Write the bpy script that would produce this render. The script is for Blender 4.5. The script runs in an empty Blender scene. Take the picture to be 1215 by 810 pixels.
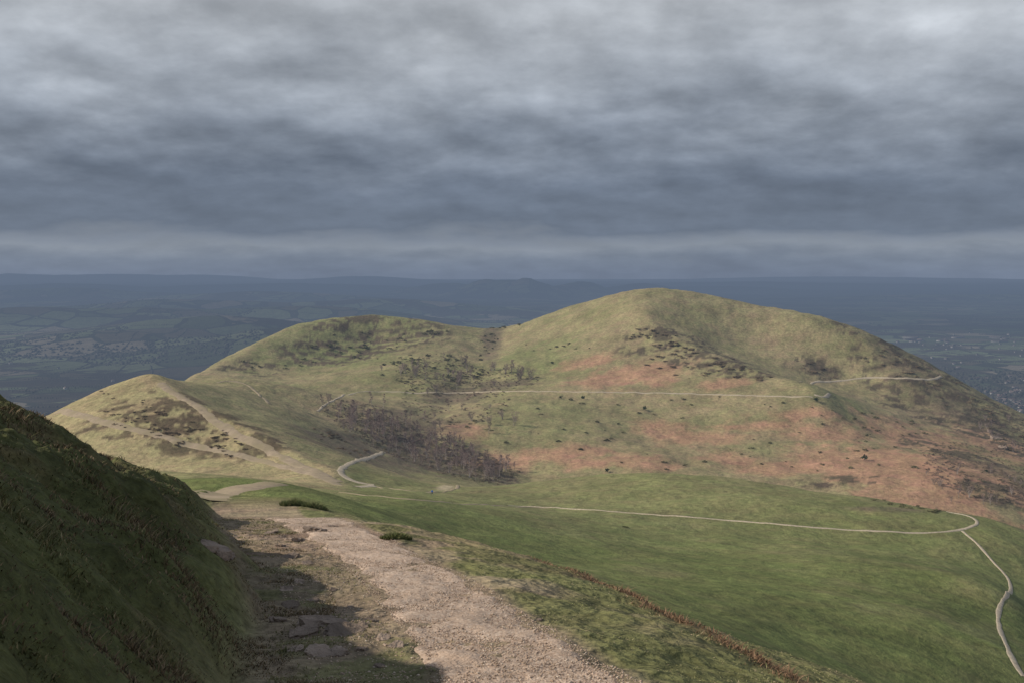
import bpy, math, random
import numpy as np
from mathutils import Vector
random.seed(7); rng = np.random.default_rng(7)
S = bpy.context.scene
COL = S.collection
F = 1181.0; TH = math.atan(79.0/F)
ct, st = math.cos(TH), math.sin(TH)

# ------------------------------------------------------------------ helpers
def pix(px, py):                       # viewing ray -> (x/y , z/y)
    u = (px-607.5)/F; v = (py-405.0)/F
    yy = ct - v*st
    return u/yy, (-st - v*ct)/yy
def sstep(a, b, x):
    t = np.clip((x-a)/(b-a), 0, 1); return t*t*(3-2*t)
def hsh(ix, iy, seed):
    h = (ix.astype(np.int64)*374761393 + iy.astype(np.int64)*668265263 + seed*974634777) & 0xffffffff
    h = ((h ^ (h >> 13))*1274126177) & 0xffffffff
    h = h ^ (h >> 16)
    return (h & 0xffffff)/float(0xffffff)
def vn(x, y, seed=0):
    x = np.asarray(x, float); y = np.asarray(y, float)
    ix = np.floor(x); iy = np.floor(y); fx = x-ix; fy = y-iy
    fx = fx*fx*fx*(fx*(fx*6-15)+10); fy = fy*fy*fy*(fy*(fy*6-15)+10)
    a = hsh(ix, iy, seed); b = hsh(ix+1, iy, seed); c = hsh(ix, iy+1, seed); d = hsh(ix+1, iy+1, seed)
    return ((a*(1-fx)+b*fx)*(1-fy)+(c*(1-fx)+d*fx)*fy)*2-1
def fbm(x, y, sc, octv=4, seed=0, rough=.5):
    r = 0; a = 1; tot = 0; x = np.asarray(x, float)/sc; y = np.asarray(y, float)/sc
    for i in range(octv):
        ca, sa = math.cos(i*1.1), math.sin(i*1.1)
        r = r + a*vn((x*ca-y*sa)+i*17.3, (x*sa+y*ca)+i*5.7, seed+i); tot += a; a *= rough; x = x*2.03; y = y*2.03
    return r/tot
def mesh_np(name, V, Fc, mat=None, col=None, parent=None, smooth=False):
    me = bpy.data.meshes.new(name)
    V = np.ascontiguousarray(V, dtype=np.float32); Fc = np.ascontiguousarray(Fc, dtype=np.int32)
    k = Fc.shape[1]
    me.vertices.add(len(V)); me.vertices.foreach_set('co', V.ravel())
    me.loops.add(Fc.size); me.loops.foreach_set('vertex_index', Fc.ravel())
    me.polygons.add(len(Fc)); me.polygons.foreach_set('loop_start', np.arange(0, Fc.size, k, dtype=np.int32))
    me.update(calc_edges=True); me.validate()
    if smooth: me.polygons.foreach_set('use_smooth', np.ones(len(Fc), dtype=bool))
    if col is not None:
        ca = me.color_attributes.new('Col', 'FLOAT_COLOR', 'POINT')
        c4 = np.ones((len(V), 4), np.float32); c4[:, :3] = col
        ca.data.foreach_set('color', c4.ravel())
    if mat: me.materials.append(mat)
    o = bpy.data.objects.new(name, me); COL.objects.link(o)
    if parent: o.parent = parent
    return o
def tag(o, label=None, cat=None, group=None, kind=None):
    if label: o['label'] = label
    if cat: o['category'] = cat
    if group: o['group'] = group
    if kind: o['kind'] = kind
    return o
def empty(name, loc=(0, 0, 0), rz=0):
    o = bpy.data.objects.new(name, None); COL.objects.link(o); o.location = loc; o.rotation_euler = (0, 0, rz); return o
def copy_tree(o, parent=None):
    c = o.copy(); COL.objects.link(c)
    if parent is not None: c.parent = parent
    for ch in list(o.children): copy_tree(ch, c)
    return c

# ------------------------------------------------------------------ materials
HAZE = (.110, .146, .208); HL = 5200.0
class NT:
    def __init__(s, nt): s.nt = nt; s.n = nt.nodes; s.l = nt.links
    def node(s, t, **k):
        n = s.n.new(t)
        for a, b in k.items():
            setattr(n, a, b)
        return n
    def lk(s, a, b): s.l.new(a, b)
    def math(s, op, a, b=None, clamp=False):
        n = s.n.new('ShaderNodeMath'); n.operation = op; n.use_clamp = clamp
        for i, v in enumerate((a, b)):
            if v is None: continue
            if isinstance(v, (int, float)): n.inputs[i].default_value = v
            else: s.l.new(v, n.inputs[i])
        return n.outputs[0]
    def noise(s, vec, scale, detail=4, rough=.5, dist=0):
        n = s.n.new('ShaderNodeTexNoise'); n.inputs['Scale'].default_value = scale; n.inputs['Detail'].default_value = detail
        n.inputs['Roughness'].default_value = rough; n.inputs['Distortion'].default_value = dist
        if vec is not None: s.l.new(vec, n.inputs['Vector'])
        return n.outputs['Fac']
    def mapr(s, v, a, b, c, d):
        n = s.n.new('ShaderNodeMapRange'); s.l.new(v, n.inputs[0])
        for i, q in enumerate((a, b, c, d)): n.inputs[i+1].default_value = q
        return n.outputs[0]
    def mix(s, f, a, b, blend='MIX'):
        n = s.n.new('ShaderNodeMix'); n.data_type = 'RGBA'; n.blend_type = blend
        for i, v in ((0, f), (6, a), (7, b)):
            if isinstance(v, (int, float)): n.inputs[i].default_value = v
            elif isinstance(v, tuple): n.inputs[i].default_value = (*v, 1)
            else: s.l.new(v, n.inputs[i])
        return n.outputs[2]
    def ramp(s, v, pts, interp='LINEAR'):
        n = s.n.new('ShaderNodeValToRGB'); n.color_ramp.interpolation = interp
        e = n.color_ramp.elements
        while len(e) < len(pts): e.new(.5)
        for i, (p, c) in enumerate(pts):
            e[i].position = p; e[i].color = (*c, 1)
        s.l.new(v, n.inputs[0]); return n.outputs[0]
def newmat(name):
    m = bpy.data.materials.new(name); m.use_nodes = True
    t = NT(m.node_tree); t.n.clear()
    return m, t
def finish(t, color, rough=.95, bumps=(), haze=True, spec=.1):
    """bumps: list of (height socket, distance, strength)"""
    b = t.node('ShaderNodeBsdfPrincipled'); b.inputs['Roughness'].default_value = rough
    b.inputs['Specular IOR Level'].default_value = spec
    if isinstance(color, tuple): b.inputs['Base Color'].default_value = (*color, 1)
    else: t.lk(color, b.inputs['Base Color'])
    prev = None
    for h, d, s in bumps:
        bp = t.node('ShaderNodeBump'); bp.inputs['Distance'].default_value = d; bp.inputs['Strength'].default_value = s
        t.lk(h, bp.inputs['Height'])
        if prev: t.lk(prev, bp.inputs['Normal'])
        prev = bp.outputs[0]
    if prev: t.lk(prev, b.inputs['Normal'])
    out = t.node('ShaderNodeOutputMaterial')
    if haze:       # aerial haze painted on as a bluish glow, by world distance from the hill top
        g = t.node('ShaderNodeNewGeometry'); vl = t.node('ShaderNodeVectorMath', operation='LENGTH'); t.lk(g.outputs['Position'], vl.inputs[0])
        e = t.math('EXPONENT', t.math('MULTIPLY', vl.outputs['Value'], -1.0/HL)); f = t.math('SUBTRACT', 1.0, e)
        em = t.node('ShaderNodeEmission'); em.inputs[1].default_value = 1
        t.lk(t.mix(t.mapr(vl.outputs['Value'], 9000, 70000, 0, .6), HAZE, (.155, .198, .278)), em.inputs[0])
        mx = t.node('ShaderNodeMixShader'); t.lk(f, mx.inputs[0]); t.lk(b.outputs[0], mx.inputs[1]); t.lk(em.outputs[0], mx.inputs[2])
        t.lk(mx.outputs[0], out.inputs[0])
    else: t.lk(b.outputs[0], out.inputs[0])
def pos(t): return t.node('ShaderNodeNewGeometry').outputs['Position']
def vcol(t):
    n = t.node('ShaderNodeVertexColor'); n.layer_name = 'Col'; return n.outputs[0]
def M_ground():
    m, t = newmat('turf'); p = pos(t)
    n1 = t.noise(p, .035, 12, .72); n2 = t.noise(p, .4, 8, .75); n3 = t.noise(p, 9, 4, .7)
    c = vcol(t)
    k = t.mapr(n1, .3, .7, .68, 1.32); c = t.mix(1.0, c, k, 'MULTIPLY')
    k = t.mapr(n2, .3, .7, .6, 1.4); c = t.mix(1.0, c, k, 'MULTIPLY')
    k = t.mapr(n3, .3, .7, .6, 1.4); c = t.mix(1.0, c, k, 'MULTIPLY')
    w = t.noise(p, .09, 8, .7)
    warm = t.mix(t.mapr(w, .42, .62, 0, 1), (.97, 1.03, .94), (1.07, .985, 1.03)); c = t.mix(.9, c, warm, 'MULTIPLY')
    speck = t.mapr(t.noise(p, .22, 6, .75), .60, .66, 0, .55); c = t.mix(speck, c, t.mix(1, c, (.52, .47, .42), 'MULTIPLY'))
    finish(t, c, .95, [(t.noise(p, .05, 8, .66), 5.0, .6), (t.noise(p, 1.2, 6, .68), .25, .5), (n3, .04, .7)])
    return m
def M_plain():
    m, t = newmat('farmland'); p = pos(t)
    mp = t.node('ShaderNodeMapping'); mp.inputs['Scale'].default_value = (1, 1, 0); t.lk(p, mp.inputs[0])
    wob = t.node('ShaderNodeTexNoise'); wob.inputs['Scale'].default_value = .004; t.lk(mp.outputs[0], wob.inputs['Vector'])
    add = t.node('ShaderNodeVectorMath', operation='MULTIPLY_ADD'); t.lk(wob.outputs['Color'], add.inputs[0]); add.inputs[1].default_value = (150, 150, 0); t.lk(mp.outputs[0], add.inputs[2])
    v = t.node('ShaderNodeTexVoronoi'); v.inputs['Scale'].default_value = 1/260.; t.lk(add.outputs[0], v.inputs['Vector'])
    e = t.node('ShaderNodeTexVoronoi', feature='DISTANCE_TO_EDGE'); e.inputs['Scale'].default_value = 1/260.; t.lk(add.outputs[0], e.inputs['Vector'])
    sp = t.node('ShaderNodeSeparateColor'); t.lk(v.outputs['Color'], sp.inputs[0])
    c = t.ramp(sp.outputs[0], [(0, (.075, .09, .055)), (.2, (.12, .14, .08)), (.42, (.095, .085, .062)), (.6, (.15, .17, .10)), (.78, (.19, .165, .125)), (.93, (.12, .145, .085))], 'CONSTANT')
    c = t.mix(1, c, t.mapr(t.noise(mp.outputs[0], .02, 6, .7), .3, .7, .75, 1.25), 'MULTIPLY')
    edge = t.math('LESS_THAN', e.outputs['Distance'], .04); c = t.mix(edge, c, (.045, .05, .038))
    wood = t.mapr(t.noise(mp.outputs[0], .0011, 7, .66), .53, .56, 0, 1); c = t.mix(wood, c, (.055, .05, .042))
    sh = t.mapr(t.noise(mp.outputs[0], .00022, 3, .5), .4, .6, .5, 1.4); c = t.mix(1, c, sh, 'MULTIPLY')  # cloud shadows painted into the field colours as broad darker patches
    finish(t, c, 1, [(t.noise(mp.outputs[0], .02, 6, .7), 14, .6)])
    return m
def M_simple(name, base, var=.35, scale=3.0, rough=.9, bump=None, haze=True, tint=None, objvar=0):
    m, t = newmat(name); p = pos(t)
    c = t.mix(1, base, t.mapr(t.noise(p, scale, 7, .65), .3, .7, 1-var, 1+var), 'MULTIPLY')
    if tint: c = t.mix(t.mapr(t.noise(p, scale*.25, 5, .6), .42, .62, 0, 1), c, tint)
    if objvar:
        oi = t.node('ShaderNodeObjectInfo'); c = t.mix(1, c, t.mapr(oi.outputs['Random'], 0, 1, 1-objvar, 1+objvar), 'MULTIPLY')
    bl = [(t.noise(p, bump[0], 6, .65), bump[1], .8)] if bump else []
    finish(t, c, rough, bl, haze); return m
def M_gravel():
    m, t = newmat('path_gravel'); p = pos(t)
    v = t.node('ShaderNodeTexVoronoi'); v.inputs['Scale'].default_value = 38; t.lk(p, v.inputs['Vector'])
    v2 = t.node('ShaderNodeTexVoronoi'); v2.inputs['Scale'].default_value = 85; t.lk(p, v2.inputs['Vector'])
    sp = t.node('ShaderNodeSeparateColor'); t.lk(v.outputs['Color'], sp.inputs[0])
    c = t.ramp(sp.outputs[0], [(0, (.33, .235, .175)), (.3, (.43, .32, .24)), (.7, (.485, .37, .285)), (1, (.55, .445, .355))])
    c = t.mix(1, c, t.mapr(t.noise(p, .6, 7, .65), .3, .7, .78, 1.2), 'MULTIPLY')
    earth = t.mapr(t.noise(p, .45, 6, .6), .50, .66, 0, .6); c = t.mix(earth, c, t.mix(1, (.38, .275, .20), t.mapr(t.noise(p, 12, 6, .7), .3, .7, .7, 1.3), 'MULTIPLY'))
    inv = t.math('SUBTRACT', 1.0, v.outputs['Distance']); inv2 = t.math('SUBTRACT', 1.0, v2.outputs['Distance'])
    finish(t, c, .95, [(t.noise(p, 3, 5, .6), .12, .6), (inv, .009, .6), (inv2, .005, .7)]); return m
def M_leaf(name, var=.3):
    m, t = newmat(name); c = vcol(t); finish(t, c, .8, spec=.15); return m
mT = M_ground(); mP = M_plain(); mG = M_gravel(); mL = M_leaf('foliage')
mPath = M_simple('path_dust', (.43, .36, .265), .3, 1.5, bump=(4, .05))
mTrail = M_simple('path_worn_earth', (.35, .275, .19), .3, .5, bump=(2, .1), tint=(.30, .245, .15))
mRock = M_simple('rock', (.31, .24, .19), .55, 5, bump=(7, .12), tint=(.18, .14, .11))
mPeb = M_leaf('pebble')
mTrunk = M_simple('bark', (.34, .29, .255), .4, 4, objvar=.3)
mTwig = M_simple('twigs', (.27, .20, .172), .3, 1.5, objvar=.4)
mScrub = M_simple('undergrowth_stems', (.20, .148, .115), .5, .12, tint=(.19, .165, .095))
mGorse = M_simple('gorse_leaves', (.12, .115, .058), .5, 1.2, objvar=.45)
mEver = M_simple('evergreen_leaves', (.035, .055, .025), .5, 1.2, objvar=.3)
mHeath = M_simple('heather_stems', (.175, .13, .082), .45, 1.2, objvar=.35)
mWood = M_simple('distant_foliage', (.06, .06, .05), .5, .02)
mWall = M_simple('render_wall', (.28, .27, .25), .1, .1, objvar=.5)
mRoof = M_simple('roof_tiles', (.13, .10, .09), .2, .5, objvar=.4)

# ------------------------------------------------------------------ the shape of the land (height 0 = eye level)
def ctrl():
    P = []
    def a(px, py, D):
        u, s = pix(px, py); P.append((u*D, D, s*D))
    def b(px, D, z):
        u, s = pix(px, 500); P.append((u*D, D, z))
    for q in [(1215,810,150),(1000,810,110),(900,760,115),(900,700,180),(800,650,250),(1000,640,280),(1100,632,290),(1150,622,300),(1190,700,210),(1205,780,160),
              (640,600,330),(800,612,310),(550,571,420),(700,560,430),(850,563,410),(950,576,380),(1050,592,350),(1120,606,325),(1215,627,320),(1100,700,205),(700,640,240),
              (430,578,370),(480,581,350),(590,655,190),(750,705,140),(450,602,150),(500,592,250),(350,592,100),(430,612,100),(260,592,70),(300,574,110),(330,571,118),(400,585,250),
              # hump
              (178,444,520),(145,451,515),(110,465,505),(215,453,525),(430,540,450),(400,570,380),(370,560,390),(230,527,430),(300,543,410),(100,492,470),(66,484,500),(30,502,490),(0,520,480),(270,480,505),(340,495,520),(370,508,525),
              (180,480,470),(140,477,480),(230,490,460),(300,520,430),(400,525,490),(200,505,445),
              # plateau and table hill
              (250,447,740),(300,455,720),(320,475,680),(280,462,700),(350,460,830),(300,440,950),(245,440,900),(280,420,1000),(350,390,1100),(400,380,1130),(440,377,1150),(500,379,1150),(560,385,1180),
              (350,430,1000),(400,420,1050),(440,400,1110),(480,430,950),(400,480,720),(420,500,640),(450,520,580),(500,530,600),(560,550,590),(380,487,700),(430,466,800),(210,452,640),
              # gully
              (600,380,1200),(560,430,950),(540,460,850),(500,500,690),(500,400,1080),(590,400,1090),
              # big hill
              (650,368,1150),(700,356,1130),(770,343,1100),(830,352,1080),(900,367,1050),(950,376,1020),(1000,391,1000),(1050,410,980),(1100,435,960),(1130,449,950),(1180,478,920),(1215,495,900),
              (650,400,1040),(700,430,920),(757,393,980),(830,433,880),(900,453,830),(965,471,780),(900,401,1000),(950,429,950),(1000,446,930),(1030,447,927),(1110,449,925),
              (600,463,820),(700,465,810),(800,466,800),(600,540,640),(700,510,700),(800,520,700),(900,540,650),(1000,560,600),(1050,520,720),(1100,560,600),(1100,490,850),(1215,600,560),(1215,560,640),(1150,520,760),(1215,515,840),(640,555,610),(760,550,610)]: a(*q)
    for q in [(700,540,-125),(900,520,-129),(1100,450,-128),(1215,410,-126),(560,505,-106),(490,480,-98),(1400,400,-150),(1400,200,-95),(1400,800,-170),(1400,600,-165),(1600,400,-190),
              (200,100,-24),(0,100,-24),(-200,100,-34),(100,200,-45),(100,300,-62),(200,250,-52),(250,320,-66),(0,300,-78),(-200,300,-105),(-200,500,-145),(-500,300,-160),(-500,100,-60),
              (0,600,-125),(100,640,-105),(1400,100,-62),(1215,90,-44),(1000,75,-33),(750,75,-26),(600,80,-24),(600,130,-39),
              (440,1300,-75),(770,1270,-45),(900,1230,-75),(1000,1180,-100),(1100,1150,-125),(600,1350,-90),(300,1250,-115),(1215,1080,-155),(150,800,-110)]: b(*q)
    return np.array(P)
C = ctrl(); SC = 300.0
def kern(r2): return .5*r2*np.log(np.maximum(r2, 1e-12))
X = C[:, :2]/SC; n = len(X)
K = kern(((X[:, None]-X[None])**2).sum(-1)) + np.eye(n)*3e-4
Pm = np.c_[np.ones(n), X]
A = np.zeros((n+3, n+3)); A[:n, :n] = K; A[:n, n:] = Pm; A[n:, :n] = Pm.T
sol = np.linalg.solve(A, np.r_[C[:, 2], 0, 0, 0])
def tps(x, y):
    x = x/SC; y = y/SC; r = sol[n]+sol[n+1]*x+sol[n+2]*y
    for i in range(n): r = r + sol[i]*kern((x-X[i, 0])**2+(y-X[i, 1])**2)
    return r
def pdist(x, y, pts):                   # distance to a polyline given as (bearing, distance)
    P = []
    for px, D in pts:
        u, _ = pix(px, 450); P.append((u*D, D))
    best = np.full(x.shape, 1e9)
    for (ax, ay), (bx, by) in zip(P[:-1], P[1:]):
        dx, dy = bx-ax, by-ay; t = np.clip(((x-ax)*dx+(y-ay)*dy)/(dx*dx+dy*dy), 0, 1)
        best = np.minimum(best, np.hypot(x-ax-t*dx, y-ay-t*dy))
    return best
def crease(x, y, pts, h, w):
    d = pdist(x, y, pts)+.12*w*fbm(x, y, 60, 3, 150)
    return h*np.exp(-np.sqrt(d*d+(w*.12)**2)/w)
# near ground profile
bd = np.array([0, 5, 12, 20, 26, 35, 50, 70, 90, 115.]); bz = np.array([-1.7, -2.6, -3.86, -5.3, -6.4, -8.95, -12.2, -15.7, -19.6, -24.5])
fine = np.linspace(0, 115, 1151); bzf = np.interp(fine, bd, bz); kk = np.hanning(61); kk /= kk.sum()
bzs = np.convolve(np.pad(bzf, 30, mode='reflect', reflect_type='odd'), kk, 'valid')
def base(y): return np.interp(y, fine, bzs)
fD = [0, 7.4, 12.4, 18, 24.5, 40, 70, 115]
def xfoot(y): return np.interp(y, fD, [-.2, -1.85, -3.3, -5.2, -7.3, -12.2, -21.2, -31])
def xleft(y): return np.interp(y, fD, [.3, -.45, -1.8, -3.4, -5.9, -11.2, -20, -30])
def xright(y): return np.interp(y, fD, [1.8, .74, -.5, -2.1, -4.1, -8.3, -16, -25])
def near(x, y):
    z = base(y)
    t = np.maximum(xfoot(y)-x + .5*fbm(x, y, 1.8, 3, 40), 0)
    amp = 2.9*(1-.10*sstep(10, 18, y))*(1-.80*sstep(20, 58, y)); z = z + amp*(1-np.exp(-t/3.3))
    z = z + .17*np.minimum(t, 6)*sstep(16, 10, y) - .12*np.maximum(t-6, 0)
    s = np.maximum(x-xright(y)-.3, 0); sc = np.minimum(s, 8)
    z = z - (.10*sc+.03*sc*sc + .5*np.maximum(s-8, 0))
    return z
Rp = np.array([-900, 60, 150, 200, 250, 350, 440, 560, 770, 900, 1000, 1100, 1215, 1400, 2500]); Rd = np.array([420, 520, 600, 800, 930, 1120, 1165, 1200, 1120, 1060, 1015, 975, 915, 850, 600.])
GH = [(250,5200,120,900,350),(130,4600,75,500,260),(330,4300,95,380,300),(60,6500,140,1200,400),(380,6800,120,900,350),(470,9000,120,1100,400),(200,8500,130,1500,400),
      (625,15000,254,520,600),(575,15600,238,500,600),(690,15800,236,520,600),(760,17000,195,800,600),(530,17500,200,900,600),(300,12000,150,1600,500),(80,14000,190,1900,500),(850,21000,150,1800,600),
      (140,52000,360,3600,3000),(10,50000,335,2600,3000),(250,56000,310,3800,3000),(430,47000,270,3500,3000),(1000,60000,240,9000,3000),(330,22000,160,3000,900),(60,20000,170,2600,900),(900,30000,150,5000,1000),(1150,14000,90,2500,500)]
def plain(x, y):
    D = np.hypot(x, y)
    z = -350 + 16*fbm(x, y, 1500, 4, 60) + (26*fbm(x, y, 900, 4, 70))*sstep(.05, -.35, x/np.maximum(y, 1))*sstep(1500, 3500, y)
    z = z + 40*fbm(x, y, 6000, 4, 80)*sstep(9000, 20000, y)
    for px, d, h, wx, wy in GH:
        cx = (px-607.5)/F*d
        z = z + h*np.exp(-((x-cx)/wx)**2-((y-d)/wy)**2)*(1+.12*fbm(x, y, wx*.4, 4, 90))
    return z
SPUR = [(763,1030),(770,990),(805,940),(860,880),(965,785),(985,740)]; GUL = [(600,1180),(575,1040),(555,940),(538,850),(505,700),(480,600)]; SPINE = [(186,512),(225,480),(275,450),(330,420),(395,385)]
def rimline(x, y): return .55+.17*y+.30*fbm(x*0, y, 4.0, 3, 415)      # distance of the eroded edge from the path
def height(x, y):
    z = np.zeros_like(x)
    m = y < 2600
    xm, ym = x[m], y[m]
    zt = tps(xm, ym)
    far_ = sstep(300, 450, ym)
    zt = zt + far_*(crease(xm, ym, SPUR, 10, 34)-crease(xm, ym, GUL, 9, 45)-1.2)
    zt = zt + crease(xm, ym, SPINE, 4.8, 15)-1.2*far_ + far_*crease(xm, ym, [(1010,1000),(1060,930),(1120,860),(1190,800)], 5, 30)
    rg = 1-np.abs(fbm(xm, ym, 120, 3, 160))*2
    hum = 1-.6*sstep(620, 520, ym)*far_
    zt = zt + hum*(2.2*fbm(xm, ym, 70, 4, 10, .55)+1.2*rg+1.0*fbm(xm, ym, 14, 3, 20))*sstep(120, 500, ym) + .35*fbm(xm, ym, 9, 3, 30)*sstep(60, 120, ym)
    zn = near(xm, np.minimum(ym, 115))
    tb = xfoot(ym)-xm
    inpath = sstep(-.3, .3, xm-xleft(ym))*sstep(-.3, .3, xright(ym)-xm)
    lump = np.maximum(fbm(xm, ym, 1.25, 3, 36, .55), -.15)
    zn = zn + (1-inpath)*(.07*fbm(xm, ym, 1.3, 3, 31)+.035*fbm(xm, ym, .3, 2, 32)) + sstep(0, 1, tb)*(.18*fbm(xm, ym, .6, 4, 33, .6)+.36*lump+.35*fbm(xm, ym, 3.6, 2, 34)) + inpath*.03*fbm(xm, ym, .5, 3, 35)
    sr = xm-xright(ym)
    zn = zn - .16*sstep(0, .35, sr-rimline(xm, ym))*sstep(60, 40, ym)
    w = sstep(58, 112, ym)
    zz = zn*(1-w)+zt*w
    pxm = xm/ym*F+607.5; R = np.interp(pxm, Rp, Rd)
    k = sstep(R, R+650, ym)
    z[m] = zz*(1-k)+plain(xm, ym)*k
    z[~m] = plain(x[~m], y[~m])
    return z
ub = .60
U = np.r_[-np.geomspace(3.0, ub+.004, 70), np.arange(-ub, ub+1e-6, .0013), np.geomspace(ub+.004, 3.0, 70)]
DR = np.r_[np.geomspace(1.2, 5, 40, endpoint=False), np.geomspace(5, 60, 290, endpoint=False), np.geomspace(60, 1400, 520, endpoint=False), np.geomspace(1400, 76000, 220)]
GU, GD = np.meshgrid(U, DR)
GX = GU*GD; GY = GD.copy()
GZ = height(GX.ravel(), GY.ravel()).reshape(GX.shape)
def Hg(x, y):
    x = np.asarray(x, float); y = np.asarray(y, float); u = x/y
    j = np.clip(np.searchsorted(U, u)-1, 0, len(U)-2); i = np.clip(np.searchsorted(DR, y)-1, 0, len(DR)-2)
    a = np.clip((u-U[j])/(U[j+1]-U[j]), 0, 1); b = np.clip((y-DR[i])/(DR[i+1]-DR[i]), 0, 1)
    return (GZ[i, j]*(1-a)+GZ[i, j+1]*a)*(1-b)+(GZ[i+1, j]*(1-a)+GZ[i+1, j+1]*a)*b
DS = np.geomspace(4, 70000, 9000)
def hit(px, py, dmin=0):
    u, s = pix(px, py); d = DS[DS > dmin]; z = Hg(u*d, d)
    k = np.argmax(z > s*d)
    if not (z[k] > s*d[k]): return None
    return np.array([u*d[k], d[k], z[k]])

# ------------------------------------------------------------------ ground colours
colr = np.zeros(GX.shape+(3,))
def blend(c, w):
    global colr
    colr = colr*(1-w[..., None])+np.array(c)*w[..., None]
x, y = GX, GY; PX = GU*F+607.5
nA = fbm(x, y, 90, 5, 101, .6); nB = fbm(x, y, 25, 4, 111, .6); nC = fbm(x, y, 8, 3, 121, .6); nF = fbm(x, y, 1.6, 4, 131, .6)
nW = fbm(x+6*nB, y*1.7+10*nB, 12, 4, 141, .65)      # broken bands lying along the slope
blend((.285, .24, .13), np.ones_like(x))
blend((.24, .22, .105), sstep(-.1, .5, nA+.4*nB))
blend((.32, .25, .15), sstep(.15, .6, -nA+.5*nB)*.7)
# hump and the flat ground behind it
hz = sstep(300, 345, y)*sstep(640, 540, y+20*nA)*sstep(470, 400, PX)
blend((.345, .285, .155), hz*.9)
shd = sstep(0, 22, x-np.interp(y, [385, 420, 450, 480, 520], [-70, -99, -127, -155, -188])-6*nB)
blend((.235, .215, .11), hz*shd*.75)  # shaded side right of the spine, painted into the colour as darker olive
# meadow
mead = sstep(440, 400, y - 25*nA)*sstep(390, 430, PX+12*nB)
mead = np.maximum(mead, sstep(300, 200, y)*1.0)
blend((.140, .157, .056), mead)
blend((.205, .20, .090), mead*sstep(190, 350, y+40*nB)*.85)
blend((.21, .185, .095), mead*sstep(.05, .6, nB+.3*nC)*.45)
def patch(px, py, a, b, c, s=1.0, rag=.9, dmin=200, bands=False):
    p = hit(px, py, dmin)
    if p is None: return
    q1 = hit(px, py-b, dmin); q2 = hit(px, py+b, dmin)
    ry = 30 if q1 is None or q2 is None else min(max(abs(q1[1]-q2[1])/2, 8), 170)
    rx = a*p[1]/F
    g = np.exp(-((x-p[0])/rx)**2-((y-p[1])/ry)**2)
    w = sstep(.2, .85, g+rag*.5*(nB*.8+nC*.8))*np.clip(g*5, 0, 1)*s
    if bands: w = sstep(.25, .5, g)*sstep(-.02, .16, nW)*s
    blend(c, w)
BR = (.385, .23, .148); HE = (.115, .09, .06); GR = (.195, .207, .086); OL = (.23, .22, .105)
for q in [(420,395,120,20),(640,490,80,24),(720,500,100,24),(560,520,50,16),(860,500,80,14),(1000,480,60,12),(640,420,60,25),(620,500,60,30),(900,530,60,10)]: patch(*q, GR, .65)
patch(700, 530, 500, 60, (.30, .23, .14), .35)
for q in [(770,442,58,16),(715,452,45,10),(700,430,40,7),(785,512,42,11),(830,520,66,10),(765,546,50,11),(700,548,50,9),(600,548,56,11),(980,515,70,12),(1020,545,100,20),(1090,522,76,16),(1150,560,90,24),(1100,590,110,14),(1190,530,70,20),(930,555,80,11),
          (545,510,40,11),(650,540,40,8),(900,505,50,8),(690,535,40,8),(560,550,40,8),(870,545,50,9),(960,490,60,7),(860,455,40,7)]: patch(*q, BR, .85)
for q in [(1080,432,60,16),(1150,490,70,22),(1190,560,40,20),(960,440,30,7)]: patch(*q, (.165, .13, .085), .55)
for q in [(790,403,64,16),(845,424,56,14),(880,438,34,9),(965,438,34,12),(1060,428,54,22),(1095,415,40,16),(1150,480,70,32),(1195,520,56,26),(300,440,40,8),(1090,488,50,12),(1130,540,60,14),(1190,585,50,14),(450,405,90,22),(390,425,60,14),(1000,570,60,8)]: patch(*q, HE, .95, bands=True)
for q in [(175,490,85,34),(240,510,75,28),(290,530,55,18)]: patch(*q, (.12, .09, .055), .95, dmin=380, bands=True)
for q in [(400,525,42,16),(440,545,60,14),(500,545,80,18),(560,560,60,9),(585,400,14,18),(590,385,24,7),(470,500,80,22),(540,470,45,14),(600,455,50,7),(1050,603,60,4)]: patch(*q, (.16, .125, .085), .8)
patch(530, 577, 11, 3.5, (.40, .33, .22), 1.0, .3)
# near ground
nr = sstep(75, 45, y)
tb = xfoot(y)-x; sr = x-xright(y); sl = x-xleft(y)
blend((.19, .18, .082), nr)
blend((.28, .22, .128), nr*sstep(-.15, .45, nF+.3*nC)*.75)
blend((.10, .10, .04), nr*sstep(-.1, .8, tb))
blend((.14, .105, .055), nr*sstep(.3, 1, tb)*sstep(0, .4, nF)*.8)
blend((.30, .225, .16), nr*sstep(.35, .05, sr)*sstep(.3, -.2, tb)*np.ones_like(x))
blend((.22, .165, .118), nr*sstep(.2, -.3, sl)*sstep(.4, -.1, tb)*sstep(-.4, .2, nF))
blend((.155, .15, .065), nr*sstep(.2, -.3, sl)*sstep(.4, -.1, tb)*sstep(.25, .45, nF)*.7)
blend((.37, .285, .20), nr*sstep(2.6, .2, sr)*sstep(0, .5, sr+.3)*sstep(.0, .35, nF)*.8)
blend((.19, .115, .07), nr*np.exp(-((sr-rimline(x, y)-.12)/(.18+.012*y))**2)*.95)      # eroded brown edge

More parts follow.
